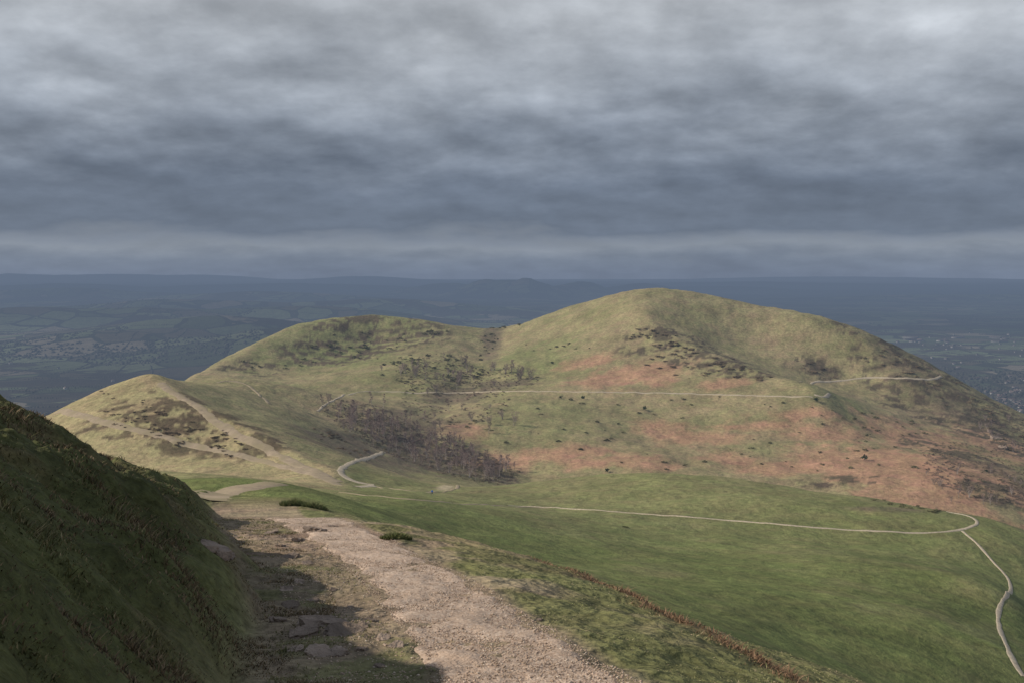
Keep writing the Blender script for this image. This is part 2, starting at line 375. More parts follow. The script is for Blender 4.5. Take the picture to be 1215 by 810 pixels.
# zones -> separate land objects
R = np.interp(PX, Rp, Rd)
zone = np.full(GX.shape, 2)
zone[(y < 560+0*x) & (PX < 470) & (y > 330)] = 3
zone[(y < 380) & (PX <= 400)] = 1
zone[(y < np.interp(PX, [400, 550, 700, 900, 1100, 1215, 1400], [400, 460, 490, 460, 400, 370, 350])) & (PX > 400)] = 1
zone[y < 56] = 0
zone[y > R+330] = 4
nr_, nc_ = GX.shape
idx = np.arange(nr_*nc_).reshape(nr_, nc_)
Q = np.stack([idx[:-1, :-1], idx[:-1, 1:], idx[1:, 1:], idx[1:, :-1]], -1).reshape(-1, 4)
zf = zone[:-1, :-1].ravel()
VV = np.stack([GX.ravel(), GY.ravel(), GZ.ravel()], -1); CC = colr.reshape(-1, 3)
names = [('ground', 'steep grassy hilltop slope beside the gravel path with its dark left bank', 'ground'),
         ('meadow', 'smooth green meadow shoulder crossed by a thin track at the right', 'meadow'),
         ('hill', 'broad rounded grassy hills with rust coloured bracken on the lower slopes', 'hill'),
         ('hill', 'smaller straw coloured hump at the left with worn trails', 'hill'),
         ('plain', 'hazy blue farmland plain stretching to the horizon', 'plain')]
for k, (nm, lb, ct_) in enumerate(names):
    q = Q[zf == k]; used = np.unique(q); rem = np.full(len(VV), -1); rem[used] = np.arange(len(used))
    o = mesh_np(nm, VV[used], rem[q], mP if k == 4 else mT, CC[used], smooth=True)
    tag(o, lb, ct_, kind='structure')

# ------------------------------------------------------------------ paths
def catmull(P, nper=12):
    P = [np.array(p, float) for p in P]; P = [2*P[0]-P[1]]+P+[2*P[-1]-P[-2]]; out = []
    for i in range(1, len(P)-2):
        for k in range(nper):
            t = k/nper; a, b, c, d = P[i-1:i+3]
            out.append(.5*((2*b)+(-a+c)*t+(2*a-5*b+4*c-d)*t*t+(-a+3*b-3*c+d)*t**3))
    out.append(P[-2]); return np.array(out)
def ribbon(name, pts, width, mat, label, dmin=50, seed=0, lift=1.0, cat='path', dmax=1500, jump=.15):
    H_ = [hit(px, py, dmin) for px, py in catmull(pts, 8)]
    H_ = [h for h in H_ if h is not None and h[1] < dmax]
    if len(H_) < 4: print('PATH LOST', label); return
    med = np.median([h[1] for h in H_]); i0 = int(np.argmin([abs(h[1]-med) for h in H_]))
    W = [H_[i0]]
    for h in H_[i0+1:]:
        if abs(h[1]/W[-1][1]-1) < jump: W.append(h)
    for h in H_[:i0][::-1]:
        if abs(h[1]/W[0][1]-1) < jump: W.insert(0, h)
    W = np.array(W)[:, :2]
    for _ in range(3): W[1:-1] = .25*W[:-2]+.5*W[1:-1]+.25*W[2:]
    d = np.r_[0, np.cumsum(np.hypot(*np.diff(W, axis=0).T))]
    n_ = max(int(d[-1]/1.2), 8); tt = np.linspace(0, d[-1], n_)
    cx = np.interp(tt, d, W[:, 0]); cy = np.interp(tt, d, W[:, 1])
    kw = np.hanning(9); kw /= kw.sum()
    cx = np.convolve(np.pad(cx, 4, 'edge'), kw, 'valid'); cy = np.convolve(np.pad(cy, 4, 'edge'), kw, 'valid')
    tx = np.gradient(cx); ty = np.gradient(cy); L = np.hypot(tx, ty)+1e-9; nx, ny = -ty/L, tx/L
    prof = np.array([-1, -.7, -.35, 0, .35, .7, 1]); lf = np.array([-1, .6, 1, 1, 1, .6, -1])
    V = []
    for i, (a, l) in enumerate(zip(prof, lf)):
        jit = 1+.7*fbm(tt, tt*0+seed*13+(a > 0)*50, 7, 4, 200+seed, .65)
        w = width/2*a*jit; X_ = cx+nx*w; Y_ = cy+ny*w
        Z_ = Hg(X_, Y_)+l*lift*(.04+.00035*np.hypot(X_, Y_))
        V.append(np.stack([X_, Y_, Z_], -1))
    V = np.stack(V, 1); m_ = len(prof); ii = np.arange(n_*m_).reshape(n_, m_)
    q = np.stack([ii[:-1, :-1], ii[:-1, 1:], ii[1:, 1:], ii[1:, :-1]], -1).reshape(-1, 4)
    if ((tx*ny-ty*nx).mean()) > 0: q = q[:, ::-1]
    o = mesh_np(name, V.reshape(-1, 3), q, mat, smooth=True); tag(o, label, cat, kind='structure'); return o
ribbon('path', [(376,488),(386,480),(397,474),(412,468),(440,464),(500,466),(560,465),(620,464),(700,465),(780,466),(850,468),(920,470),(965,471)], 2.4, mPath, 'thin pale path contouring level across the middle of the big hill', 400, 1)
ribbon('path', [(985,467),(978,471),(965,468)], 3.0, mPath, 'short pale bend of path on the spur of the big hill', 400, 2)
ribbon('path', [(950,453),(990,452),(1030,448),(1070,449),(1105,450),(1117,446)], 3.4, mPath, 'pale path rounding the right shoulder of the big hill', 500, 3, jump=.2)
ribbon('path', [(456,536),(442,541),(425,546),(410,552),(404,560),(414,568),(430,573),(446,575)], 3.2, mPath, 'pale curving path dropping into the wooded valley behind the hump', 250, 4)
ribbon('path', [(398,580),(425,577),(446,576)], 4.2, mPath, 'pale trampled junction of paths on the saddle', 200, 5)
ribbon('path', [(446,577),(470,580),(500,583),(526,583),(542,579),(541,573),(530,570)], 1.9, mTrail, 'pale path curling round a mound beside the walker in blue', 200, 12)
ribbon('path', [(400,583),(480,592),(560,598),(655,602)], 1.4, mTrail, 'faint worn line of track fading out over the near end of the meadow', 120, 13, jump=.3)
ribbon('path', [(600,599),(660,602),(720,606),(800,612),(880,618),(960,625),(1040,630),(1100,632),(1140,628),(1160,621),(1150,612),(1120,606)], 1.35, mPath, 'thin pale track crossing the green meadow to a hairpin at the right', 150, 6, jump=.3)
ribbon('path', [(1141,629),(1160,645),(1180,668),(1196,685),(1199,700),(1188,715),(1184,735),(1192,760),(1203,785),(1218,806)], 1.1, mPath, 'narrow pale path winding down the right edge of the meadow', 70, 7, jump=.4)
ribbon('path', [(70,487),(100,494),(150,507),(230,528),(300,544),(370,562),(405,576)], 5.0, mTrail, 'worn path running along the foot of the straw coloured hump', 330, 8, dmax=600, jump=.3)
ribbon('path', [(188,454),(215,470),(245,490),(275,512),(310,530),(350,549),(404,572)], 5.5, mTrail, 'broad dusty trail down the spine of the straw coloured hump', 350, 9, dmax=620)
ribbon('path', [(215,454),(240,457),(270,452),(292,456),(306,466),(320,479)], 3.0, mTrail, 'faint trail over the flat ground behind the hump', 560, 10, dmax=900)
ribbon('path', [(232,592),(262,583),(300,577),(332,573)], 4.0, mTrail, 'pinkish stony stretch of path beyond the dark bank', 45, 11, dmax=160, jump=.4)
# foreground gravel path
ys = np.geomspace(3, 34, 420); ac = np.linspace(-.08, 1.08, 60)
Yg, Ag = np.meshgrid(ys, ac, indexing='ij')
jl = .32*fbm(ys, ys*0, 1.2, 4, 301)[:, None]; jr = .18*fbm(ys, ys*0+9, 1.2, 4, 302)[:, None]
Xg = (xleft(ys)[:, None]+jl)*(1-Ag)+(xright(ys)[:, None]+jr)*Ag
edge = np.minimum(Ag+.08, 1.08-Ag)
Zg = Hg(Xg, Yg)+.045*sstep(.0, .14, edge)-.03+.03*fbm(Xg, Yg, .5, 3, 305)+.008*fbm(Xg, Yg, .08, 2, 306)
Zg = Zg - .3*sstep(30, 34, Yg)
ii = np.arange(Xg.size).reshape(Xg.shape)
q = np.stack([ii[:-1, :-1], ii[:-1, 1:], ii[1:, 1:], ii[1:, :-1]], -1).reshape(-1, 4)
o = mesh_np('path', np.stack([Xg.ravel(), Yg.ravel(), Zg.ravel()], -1), q, mG, smooth=True)
tag(o, 'wide pinkish gravel path descending the foreground slope', 'path', kind='structure')

# ------------------------------------------------------------------ pebbles, grass
ico_v = np.array([(1,0,0),(-1,0,0),(0,1,0),(0,-1,0),(0,0,1),(0,0,-1)], float); ico_f = np.array([(0,2,4),(2,1,4),(1,3,4),(3,0,4),(2,0,5),(1,2,5),(3,1,5),(0,3,5)])
def scatter(name, pts, sizes, squash, cols, mat, tv=ico_v, tf=ico_f, jit=.3):
    N = len(pts); k = len(tv)
    V = tv[None]*(1+jit*rng.uniform(-1, 1, (N, k, 1)))
    a = rng.uniform(0, 6.28, N); c, s = np.cos(a)[:, None], np.sin(a)[:, None]
    V = np.stack([V[..., 0]*c-V[..., 1]*s, (V[..., 0]*s+V[..., 1]*c)*rng.uniform(.6, 1, (N, 1)), V[..., 2]*squash], -1)*sizes[:, None, None]+pts[:, None]
    Fc = (tf[None]+(np.arange(N)*k)[:, None, None]).reshape(-1, tf.shape[1])
    return mesh_np(name, V.reshape(-1, 3), Fc, mat, np.repeat(cols, k, 0))
N = 26000
yy = np.exp(rng.uniform(math.log(5.5), math.log(27), N)); aa = rng.beta(.9, .9, N)*1.16-.08
ex = rng.random(N) < .2; aa = np.where(ex, -rng.random(N)*.9, aa)
xx = xleft(yy)*(1-aa)+xright(yy)*aa
sz = .005+.011*rng.random(N)**3+.006*(rng.random(N) < .03)
cb = np.array([(.47,.36,.28),(.40,.30,.22),(.53,.435,.345),(.33,.245,.18),(.44,.325,.25)])[rng.integers(0, 5, N)]*rng.uniform(.8, 1.1, (N, 1))
o = scatter('gravel', np.stack([xx, yy, Hg(xx, yy)+np.where(ex, 0, .018)+sz*.2], -1), sz, .6, cb, mPeb)
tag(o, 'loose pale pinkish gravel strewn over the foreground path', 'gravel', kind='stuff')

def blades(name, xx, yy, hh, ww, cols, label, cat='grass', lean=.5):
    N = len(xx); a = rng.uniform(0, 6.28, N); dx, dy = np.cos(a), np.sin(a)
    la = rng.uniform(0, 6.28, N); lm = rng.uniform(.15, lean*1.6, N)*hh; lx, ly = np.cos(la)*lm, np.sin(la)*lm
    zz = Hg(xx, yy)-.01
    def P(ox, oz, f, wd): return np.stack([xx+dx*ww*wd+lx*f, yy+dy*ww*wd+ly*f, zz+hh*oz], -1)
    V = np.stack([P(0, 0, 0, -.5), P(0, 0, 0, .5), P(0, .55, .35, .38), P(0, .55, .35, -.38), P(0, .95, 1, 0)], 1)
    t = np.array([(0,1,2),(0,2,3),(3,2,4)]); Fc = (t[None]+(np.arange(N)*5)[:, None, None]).reshape(-1, 3)
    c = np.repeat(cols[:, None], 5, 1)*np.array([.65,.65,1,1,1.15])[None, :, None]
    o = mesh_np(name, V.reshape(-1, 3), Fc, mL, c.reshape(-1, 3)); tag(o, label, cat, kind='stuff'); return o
def grasscol(n, pal, w): return np.array(pal)[rng.choice(len(pal), n, p=w)]*rng.uniform(.7, 1.25, (n, 1))
# bank
N = 180000
yy = np.exp(rng.uniform(math.log(3.5), math.log(45), N)); t_ = rng.uniform(-.15, 1, N)**1*(1.5+.42*yy); xx = xfoot(yy)-t_
cl = fbm(xx, yy, .5, 3, 401); pt = fbm(xx, yy, 1.5, 4, 402, .6)
keep = cl+.6*rng.uniform(-1, 1, N) > -.2; xx, yy, t_, cl, pt = xx[keep], yy[keep], t_[keep], cl[keep], pt[keep]; N = len(xx)
hh = (.018+.085*np.clip(cl+.3, .05, 1)**1.6)*rng.uniform(.5, 1.3, N)*np.clip(.5+t_*.5, .5, 1.2)
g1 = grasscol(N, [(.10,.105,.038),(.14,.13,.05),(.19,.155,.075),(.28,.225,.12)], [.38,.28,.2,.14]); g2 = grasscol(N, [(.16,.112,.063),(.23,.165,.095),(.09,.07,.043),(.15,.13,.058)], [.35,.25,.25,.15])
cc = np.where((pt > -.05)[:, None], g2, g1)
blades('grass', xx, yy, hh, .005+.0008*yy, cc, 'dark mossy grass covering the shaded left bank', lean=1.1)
# verge right
N = 130000
yy = np.exp(rng.uniform(math.log(4.5), math.log(60), N)); s_ = (rng.random(N)**1.1)*(3+.45*yy)-.05; xx = xright(yy)+s_
cl = fbm(xx, yy, .5, 3, 411); pt = fbm(xx, yy, 1.6, 4, 131, .6)
rim = np.exp(-((s_-rimline(xx, yy))/(.16+.010*yy))**2)
keep = ((cl+.8*rng.uniform(-1, 1, N)+np.clip(s_, 0, 1)*.5 > .15) | (rim > .4)) & ~((pt > .02) & (s_ < 2.4) & (rng.random(N) < .88)); xx, yy, s_, cl, pt, rim = xx[keep], yy[keep], s_[keep], cl[keep], pt[keep], rim[keep]; N = len(xx)
hh = (.009+.014*np.clip(cl+.5, 0, 1)+.055*rim)*rng.uniform(.6, 1.3, N)
g1 = grasscol(N, [(.19,.19,.08),(.24,.22,.105),(.31,.26,.15),(.37,.30,.19)], [.38,.32,.18,.12]); g2 = grasscol(N, [(.21,.125,.075),(.27,.175,.105),(.14,.09,.055)], [.4,.3,.3])
cc = np.where((rng.random(N) < rim*1.4)[:, None], g2, g1)
blades('grass', xx, yy, hh, .005+.0006*yy, cc, 'short olive turf with a thin brown fringe on the verge right of the gravel path', lean=1.2)
# strip between bank and gravel
N = 26000
yy = np.exp(rng.uniform(math.log(4.5), math.log(27), N)); a_ = rng.random(N); xx = xfoot(yy)*(1-a_)+xleft(yy)*a_
cl = fbm(xx, yy, .8, 3, 421); keep = cl+.3*rng.uniform(-1, 1, N) > .3; xx, yy = xx[keep], yy[keep]; N = len(xx)
blades('grass', xx, yy, rng.uniform(.012, .035, N), .006+.0008*yy, grasscol(N, [(.14,.145,.055),(.24,.20,.10)], [.6,.4]), 'sparse worn grass between the rocks and the gravel path', lean=1.1)

# ------------------------------------------------------------------ rocks
import bmesh
def rock_mesh(seed, sq=.3):
    bm = bmesh.new(); bmesh.ops.create_icosphere(bm, subdivisions=4, radius=1)
    for v in bm.verts:
        p = v.co; a = np.array([p.x]); b = np.array([p.y+p.z*1.7])
        r = 1+.45*float(fbm(a+seed*7, b, .8, 4, seed, .6)[0])+.18*float(fbm(a*2+seed, b*2+p.z, .25, 3, seed+5)[0])
        v.co = p*r; v.co.x = max(min(v.co.x, .8+.1*p.y), -.75+.15*p.z); zt = .45+.3*v.co.x+.2*v.co.y+.14*float(fbm(np.array([p.x]), np.array([p.y]), .3, 3, seed+9)[0]); v.co.z = max(min(v.co.z, zt), -.7)*sq*2; v.co.y *= .75
    me = bpy.data.meshes.new('rock'); bm.to_mesh(me); bm.free(); me.materials.append(mRock); return me
RM = [rock_mesh(i, .26+.07*(i % 3)) for i in range(5)]
rocks = [(384,740,.27,'flat sunlit rock jutting from the soil left of the gravel path'),(405,752,.2,'pale rock touching the right end of the flat sunlit rock'),(360,752,.16,'smaller rock at the left end of the flat sunlit rock'),
         (425,745,.10,None),(345,718,.11,None),(372,712,.09,None),(400,775,.11,None),(455,758,.08,None),(340,700,.1,None),(330,735,.1,None),(440,735,.07,None),(470,765,.07,None),(395,700,.06,None),(355,690,.08,None),(380,775,.13,None),(365,735,.09,None),
         (415,720,.05,None),(430,770,.06,None),(350,770,.08,None),(375,690,.06,None),(410,690,.05,None),(450,790,.05,None),
         (375,630,.26,'broad flat slab at the top of the gravel path'),(350,640,.2,'pale slab left of the broad slab at the top of the path'),(322,632,.16,None),(395,624,.13,None),(345,660,.14,None),(333,648,.12,None),(365,668,.1,None),
         (256,652,.17,'dark rock cropping out of the shaded bank'),(268,659,.13,'second dark rock just right of the outcrop in the bank'),(245,646,.12,'third small dark rock at the left of the outcrop in the bank'),
         (640,735,.035,None),(560,760,.035,None)]
for i, (px, py, r, lb) in enumerate(rocks):
    p = hit(px, py)
    if p is None: continue
    o = bpy.data.objects.new('rock', RM[i % 5]); COL.objects.link(o); o.location = (p[0], p[1], p[2]-r*.06); o.scale = (r*1.15, r*1.15, r); o.rotation_euler = (random.uniform(-.12, .12), random.uniform(-.12, .12), random.uniform(0, 6))
    if lb: tag(o, lb, 'rock')
    else: tag(o, 'small brown stone half buried in the worn soil beside the gravel path', 'rock', 'stones along the gravel path')
for i, (px, py, r, lb) in enumerate([(1182,520,5.5,'largest grey crag on the steep right flank of the big hill'),(1174,512,4,'grey crag just above the largest one on the right flank'),(1190,531,4,'grey crag just below the largest one on the right flank')]):
    p = hit(px, py, 450)
    if p is None: continue
    o = bpy.data.objects.new('crag', RM[i]); COL.objects.link(o); o.location = (p[0], p[1], p[2]+.1); o.scale = (r, r*.7, r*1.1); o.rotation_euler = (.2, .3, i*1.3); tag(o, lb, 'rock')

# ------------------------------------------------------------------ plants
def leafcloud(seed, n, flat=.7, leaf=.09, lobes=6):
    r = np.random.default_rng(seed)
    cen = np.stack([r.uniform(-.6, .6, lobes), r.uniform(-.6, .6, lobes), r.uniform(.15, .6, lobes)], -1); rad = r.uniform(.25, .5, lobes)
    k = r.integers(0, lobes, n); d = r.normal(size=(n, 3)); d /= np.linalg.norm(d, axis=1)[:, None]; d[:, 2] = np.abs(d[:, 2])*.9-.1
    c = cen[k]+d*(rad[k]*r.uniform(.5, 1.08, n))[:, None]; c[:, 2] = np.maximum(c[:, 2], 0)*flat
    a = r.normal(size=(n, 3)); a /= np.linalg.norm(a, axis=1)[:, None]; b = np.cross(a, d); b /= np.linalg.norm(b, axis=1)[:, None]+1e-6
    s = leaf*r.uniform(.6, 1.3, n)[:, None]
    V = np.stack([c-a*s, c+b*s*.6, c+a*s, c-b*s*.6], 1).reshape(-1, 3)
    return V, np.arange(n*4).reshape(n, 4)
def cloudobj(name, seed, n, mat, **k):
    V, Fc = leafcloud(seed, n, **k); return mesh_np(name, V, Fc, mat)
def tube(V, Fc, a, b, ra, rb, k=5):
    a = np.array(a, float); b = np.array(b, float); d = b-a; d /= np.linalg.norm(d)+1e-9
    u = np.cross(d, (0, 1, .3)); u /= np.linalg.norm(u)+1e-9; w = np.cross(d, u); s = len(V)
    for c, r_ in ((a, ra), (b, rb)):
        for i in range(k):
            t = 6.2832*i/k; V.append(c+(u*math.cos(t)+w*math.sin(t))*r_)
    for i in range(k): Fc.append((s+i, s+(i+1) % k, s+k+(i+1) % k, s+k+i))
def bare_tree(seed, Ht=7.0, spread=.32, multi=1):
    r = random.Random(seed); V = []; Fc = []; tips = []
    for m in range(multi):
        p = np.array([r.uniform(-.3, .3)*(multi > 1), r.uniform(-.3, .3)*(multi > 1), -.3]); lean = np.array([r.uniform(-.12, .12), r.uniform(-.12, .12), 1])*(1 if multi == 1 else 1)
        if multi > 1: lean[:2] *= 3
        seg = 6
        for i in range(seg):
            q = p+lean*Ht/seg*r.uniform(.85, 1.1)+np.array([r.uniform(-.15, .15), r.uniform(-.15, .15), 0])
            tube(V, Fc, p, q, .13*(1-i/seg)+.02, .13*(1-(i+1)/seg)+.015)
            if i >= 1:
                for _ in range(3):
                    an = r.uniform(0, 6.28); L = Ht*spread*r.uniform(.5, 1)*(1.15-i/seg*.75)
                    e = q+np.array([math.cos(an)*L*.75, math.sin(an)*L*.75, L*r.uniform(.5, .9)]); mid = (q+e)/2+np.array([0, 0, -.08*L])
                    tube(V, Fc, q, mid, .05, .035, 4); tube(V, Fc, mid, e, .035, .015, 4); tips += [(mid, e)]*2+[(e, e)]
            p = q
        tips += [(p, p)]*3
    rr = np.random.default_rng(seed); n_ = 680
    tip = [tips[i] for i in rr.integers(0, len(tips), n_)]
    a = np.array([t[0] for t in tip]); b = np.array([t[1] for t in tip]); st_ = a+(b-a)*rr.random((n_, 1))
    d = rr.normal(size=(n_, 3)); d[:, 2] = np.abs(d[:, 2])*.9+.2; d /= np.linalg.norm(d, axis=1)[:, None]
    L = rr.uniform(.4, 1.15, (n_, 1))*Ht/7; e = st_+d*L; sd = np.cross(d, rr.normal(size=(n_, 3))); sd /= np.linalg.norm(sd, axis=1)[:, None]
    w = .03
    TV = np.stack([st_-sd*w, st_+sd*w, e], 1).reshape(-1, 3)
    root = empty('birch_tree'); mesh_np('trunk', np.array(V), np.array(Fc), mTrunk, parent=root, smooth=True)
    mesh_np('crown', TV, np.arange(n_*3).reshape(-1, 3), mTwig, parent=root); return root
protoT = [bare_tree(11, 8, .28), bare_tree(12, 7, .34), bare_tree(13, 6, .42, 3), bare_tree(14, 9, .24), bare_tree(15, 5, .5, 4)]
protoG = [cloudobj('gorse_bush', 20+i, 420, mGorse) for i in range(3)]
protoH = [cloudobj('heather_clump', 30+i, 420, mHeath, flat=.35, leaf=.08, lobes=9) for i in range(3)]
protoE = []
for i in range(3):
    rt = empty('evergreen_tree'); V = []; Fc = []; tube(V, Fc, (0, 0, -.2), (0, 0, .5), .06, .03, 6); mesh_np('trunk', np.array(V), np.array(Fc), mTrunk, parent=rt)
    V, Fc = leafcloud(50+i, 600, flat=1.0, leaf=.08, lobes=9); V = V.copy(); V[:, 2] = V[:, 2]*1.6+.15; k = np.clip(1.25-V[:, 2]*.6, .25, 1); V[:, 0] *= k; V[:, 1] *= k
    mesh_np('crown', V, Fc, mEver, parent=rt); protoE.append(rt)
protos = protoT+protoG+protoH+protoE
taken = set()
def place(plist, px, py, size, label, cat, group, dmin=200, dmax=1300, sx=1.0):
    p = hit(px, py, dmin)
    if p is None or p[1] > dmax: return
    i = random.randrange(len(plist)); src = plist[i]
    if src.name not in taken: o = src; taken.add(src.name)
    else: o = copy_tree(src)
    o.location = (p[0], p[1], p[2]-.05); o.rotation_euler = (0, 0, random.uniform(0, 6.28)); s = size*random.uniform(.55, 1.4); o.scale = (s*sx*random.uniform(.85, 1.2), s*random.uniform(.85, 1.2), s)
    o['label'] = label; o['category'] = cat
    if group: o['group'] = group
    elif 'group' in o: del o['group']
def region(plist, n_, cx, cy, a, b, size, label, cat, group, rot=0, **k):
    for _ in range(n_):
        r_ = math.sqrt(random.random()); t = random.uniform(0, 6.283); dx, dy = r_*math.cos(t)*a, r_*math.sin(t)*b
        place(plist, cx+dx*math.cos(rot)-dy*math.sin(rot), cy+dx*math.sin(rot)+dy*math.cos(rot), size, label, cat, group, **k)
# woodland in the valley
gl = ('bare grey brown birch in the valley wood between the two hills', 'tree', 'bare birches in the valley wood')
region(protoT, 128, 505, 533, 110, 20, 1.08, *gl, rot=.33, dmax=900)
region(protoT, 40, 440, 497, 60, 20, .95, *gl, rot=.3, dmax=900)
region(protoT, 38, 565, 550, 48, 10, .9, *gl, rot=.2, dmax=900)
gl = ('small bare tree scattered on the slope above the valley wood', 'tree', 'bare trees on the slope above the valley wood')
bush_t = protoT[1:3]+protoT[4:]
region(bush_t, 14, 550, 490, 80, 28, 1.2, *gl, dmax=1100)
region(bush_t, 14, 600, 450, 46, 12, 1.4, *gl, dmax=1100)
region(bush_t, 18, 525, 446, 34, 22, 1.45, *gl, dmax=1100)
region(bush_t, 8, 480, 438, 30, 10, 1.2, *gl, dmax=1100)
gl = ('small bare tree on the lower right slope of the big hill', 'tree', 'bare trees on the lower right slope')
region(bush_t, 22, 1150, 575, 75, 25, .8, *gl, rot=.2, dmin=420)
region(bush_t, 12, 1190, 515, 40, 20, .8, *gl, rot=.5, dmin=420)
# undergrowth of the valley wood (one tangled mass)
up = []
for n_, cx, cy, a, b, rot in [(760,505,533,114,22,.33),(300,440,499,62,18,.3),(180,570,553,50,9,.2),(260,540,475,64,30,0),(200,590,448,50,14,0),(260,515,442,46,22,0),(420,1165,560,75,32,.25),(260,1190,505,45,22,.5)]:
    for _ in range(n_):
        r_ = math.sqrt(random.random()); t = random.uniform(0, 6.283); dx, dy = r_*math.cos(t)*a, r_*math.sin(t)*b
        p = hit(cx+dx*math.cos(rot)-dy*math.sin(rot), cy+dx*math.sin(rot)+dy*math.cos(rot), 430)
        if p is not None and p[1] < 1150: up.append(p)
up = np.array(up); LV, LF = leafcloud(77, 46, flat=.9, leaf=.2, lobes=5)
o = scatter('undergrowth', up, rng.uniform(.7, 2.0, len(up)), .8, np.tile((.1, .1, .1), (len(up), 1)), mScrub, LV, LF, jit=.0)
tag(o, 'tangled brown undergrowth filling the valley wood and lower right slope', 'undergrowth', kind='stuff')
# bushes on the left rounded hill
gl = ('dark gorse bush on the rounded hill at the left', 'bush', 'gorse bushes on the rounded left hill')
for q in [(26,430,405,60,14,2.8),(22,450,425,60,14,3.0),(8,520,397,20,4,3),(12,330,432,50,8,2.6),(12,490,440,50,14,2.6),(5,380,412,12,3,3.6)]: region(protoG, *q, *gl, dmin=600)
gl = ('dark shrub in the fold between the rounded hill and the big hill', 'bush', 'shrubs in the fold between the hills')
region(protoG, 26, 582, 402, 9, 30, 2.2, *gl, rot=.5, dmin=700, dmax=1500); region(protoG, 18, 588, 386, 30, 5, 2.6, *gl, dmin=700, dmax=1500); region(protoG, 32, 545, 438, 32, 18, 2.9, *gl, dmin=700, dmax=1500)
# ridge heather
gl = ('brown heather clump on the front ridge of the big hill', 'heather', 'heather clumps on the front ridge')
for q in [(24,785,405,48,12),(24,835,424,52,13),(12,880,440,36,9),(6,757,398,14,4),(16,800,437,44,10)]: region(protoH, *q, 2.9, *gl, rot=.28, dmin=600, sx=1.15)
gl = ('dark heather clump on the right shoulder of the big hill', 'heather', 'heather clumps on the right shoulder')
for q in [(14,965,438,28,9),(20,1060,433,40,14),(14,1090,415,28,10),(18,1140,475,50,20),(10,1190,515,30,16)]: region(protoH, *q, 2.9, *gl, rot=.4, dmin=600, sx=1.15)
# hump heather, in broken bands
gl = ('brown heather clump on the straw coloured hump', 'heather', 'heather clumps on the hump')
for k in range(24):
    cx = random.uniform(120, 290); cy = 477+(cx-115)*.30+random.uniform(-16, 20)
    for j in range(4): place(protoH, cx+j*4-8+random.uniform(-4, 4), cy+(j-2)*1.3+random.uniform(-4, 4), 1.3, *gl, dmin=380, dmax=560, sx=1.2)
gl = ('dark heather clump on the shaded right side of the hump', 'heather', 'heather clumps on the right side of the hump')
region(protoH, 28, 405, 524, 42, 10, 1.9, *gl, rot=.45, dmin=380, dmax=700, sx=1.2)
# scattered bushes across the face
gl = ('isolated small dark bush on the sunny face of the big hill', 'bush', 'isolated bushes on the big hill')
region(protoG, 50, 880, 520, 260, 48, 1.7, *gl, rot=.08, dmin=480); region(protoG, 20, 660, 500, 130, 35, 1.9, *gl, dmin=480)
region(protoG, 9, 660, 412, 50, 5, 2.0, *gl, dmin=480); region(protoG, 18, 1050, 500, 60, 16, 2.2, *gl, rot=.2, dmin=480)
for px, py, s, lb in [(765,487,3.0,'small dark evergreen standing alone just below the level path'),(1026,546,3.2,'lone dark evergreen among the rust coloured bracken at the right'),(692,474,2.4,'small evergreen touching the level path left of the lone one'),(665,473,2.4,'leftmost small evergreen just under the level path'),
                      (968,477,2.2,'evergreen at the spur where the level path bends'),(720,560,2.0,'low evergreen at the foot of the big hill above the meadow'),(655,432,2.6,'evergreen high on the left flank of the big hill'),(1170,560,2.6,'dark evergreen on the far right slope')]:
    place(protoE, px, py, s, lb, 'tree', None, dmin=450)
# meadow rim and near shrubs
gl = ('low brown shrub along the outer rim of the meadow near the hairpin', 'bush', 'shrubs along the meadow rim')
region(protoG, 20, 1075, 600, 48, 3, 1.0, *gl, rot=.18, dmin=250, dmax=420, sx=1.6)
for p in protos:
    if p.name not in taken:
        for ch in list(p.children): bpy.data.objects.remove(ch)
        bpy.data.objects.remove(p)
def rush(px, py, r, n_, label, dm=0):
    p = hit(px, py, dm)
    if p is None: return
    N = n_; a = rng.uniform(0, 6.28, N); q = np.sqrt(rng.random(N))*r; xx = p[0]+np.cos(a)*q*1.3; yy = p[1]+np.sin(a)*q
    o = blades('grass_tussock', xx, yy, r*.7*rng.uniform(.5, 1.1, N)*(1.15-q/r*.6), np.full(N, .008+.0004*p[1]), grasscol(N, [(.09,.12,.04),(.13,.145,.05),(.18,.16,.075)], [.4,.4,.2]), label, 'grass tussock', lean=.8)
    del o['kind']
rush(470, 638, .24, 900, 'dark green tussock at the right edge of the gravel path')
rush(350, 599, .7, 1500, 'bushy dark green tussock beyond the top of the gravel path', 40)
rush(374, 602, .6, 1000, 'second green tussock, to the right of the bushy one', 40)
rush(742, 625, .7, 500, 'tiny dark tussock alone on the green meadow', 100)

# ------------------------------------------------------------------ far plain: woods, hedges, houses
cone_v = np.array([(1,0,0),(.3,.95,0),(-.8,.6,0),(-.8,-.6,0),(.3,-.95,0),(.6,.1,.75),(-.2,.5,.85),(-.3,-.5,.8),(0,0,1.15)]); cone_f = np.array([(0,1,5),(1,6,5),(1,2,6),(2,3,7),(2,7,6),(3,4,7),(4,0,5),(4,5,7),(5,6,8),(6,7,8),(7,5,8)])
N = 60000
yy = np.exp(rng.uniform(math.log(2300), math.log(14000), N)); uu = rng.uniform(-.62, .62, N); xx = uu*yy
w = fbm(xx, yy, 700, 3, 501, .5)+.06*(uu < 0); k = w > .32; xx, yy = xx[k][:11000], yy[k][:11000]; sz = rng.uniform(6, 10, len(xx))
o = scatter('woodland', np.stack([xx, yy, Hg(xx, yy)-1], -1), sz, .8, np.tile((.02, .02, .02), (len(xx), 1)), mWood, cone_v, cone_f)
tag(o, 'far dark woods on the hazy plain', 'woodland', kind='stuff')
hx, hy = [], []
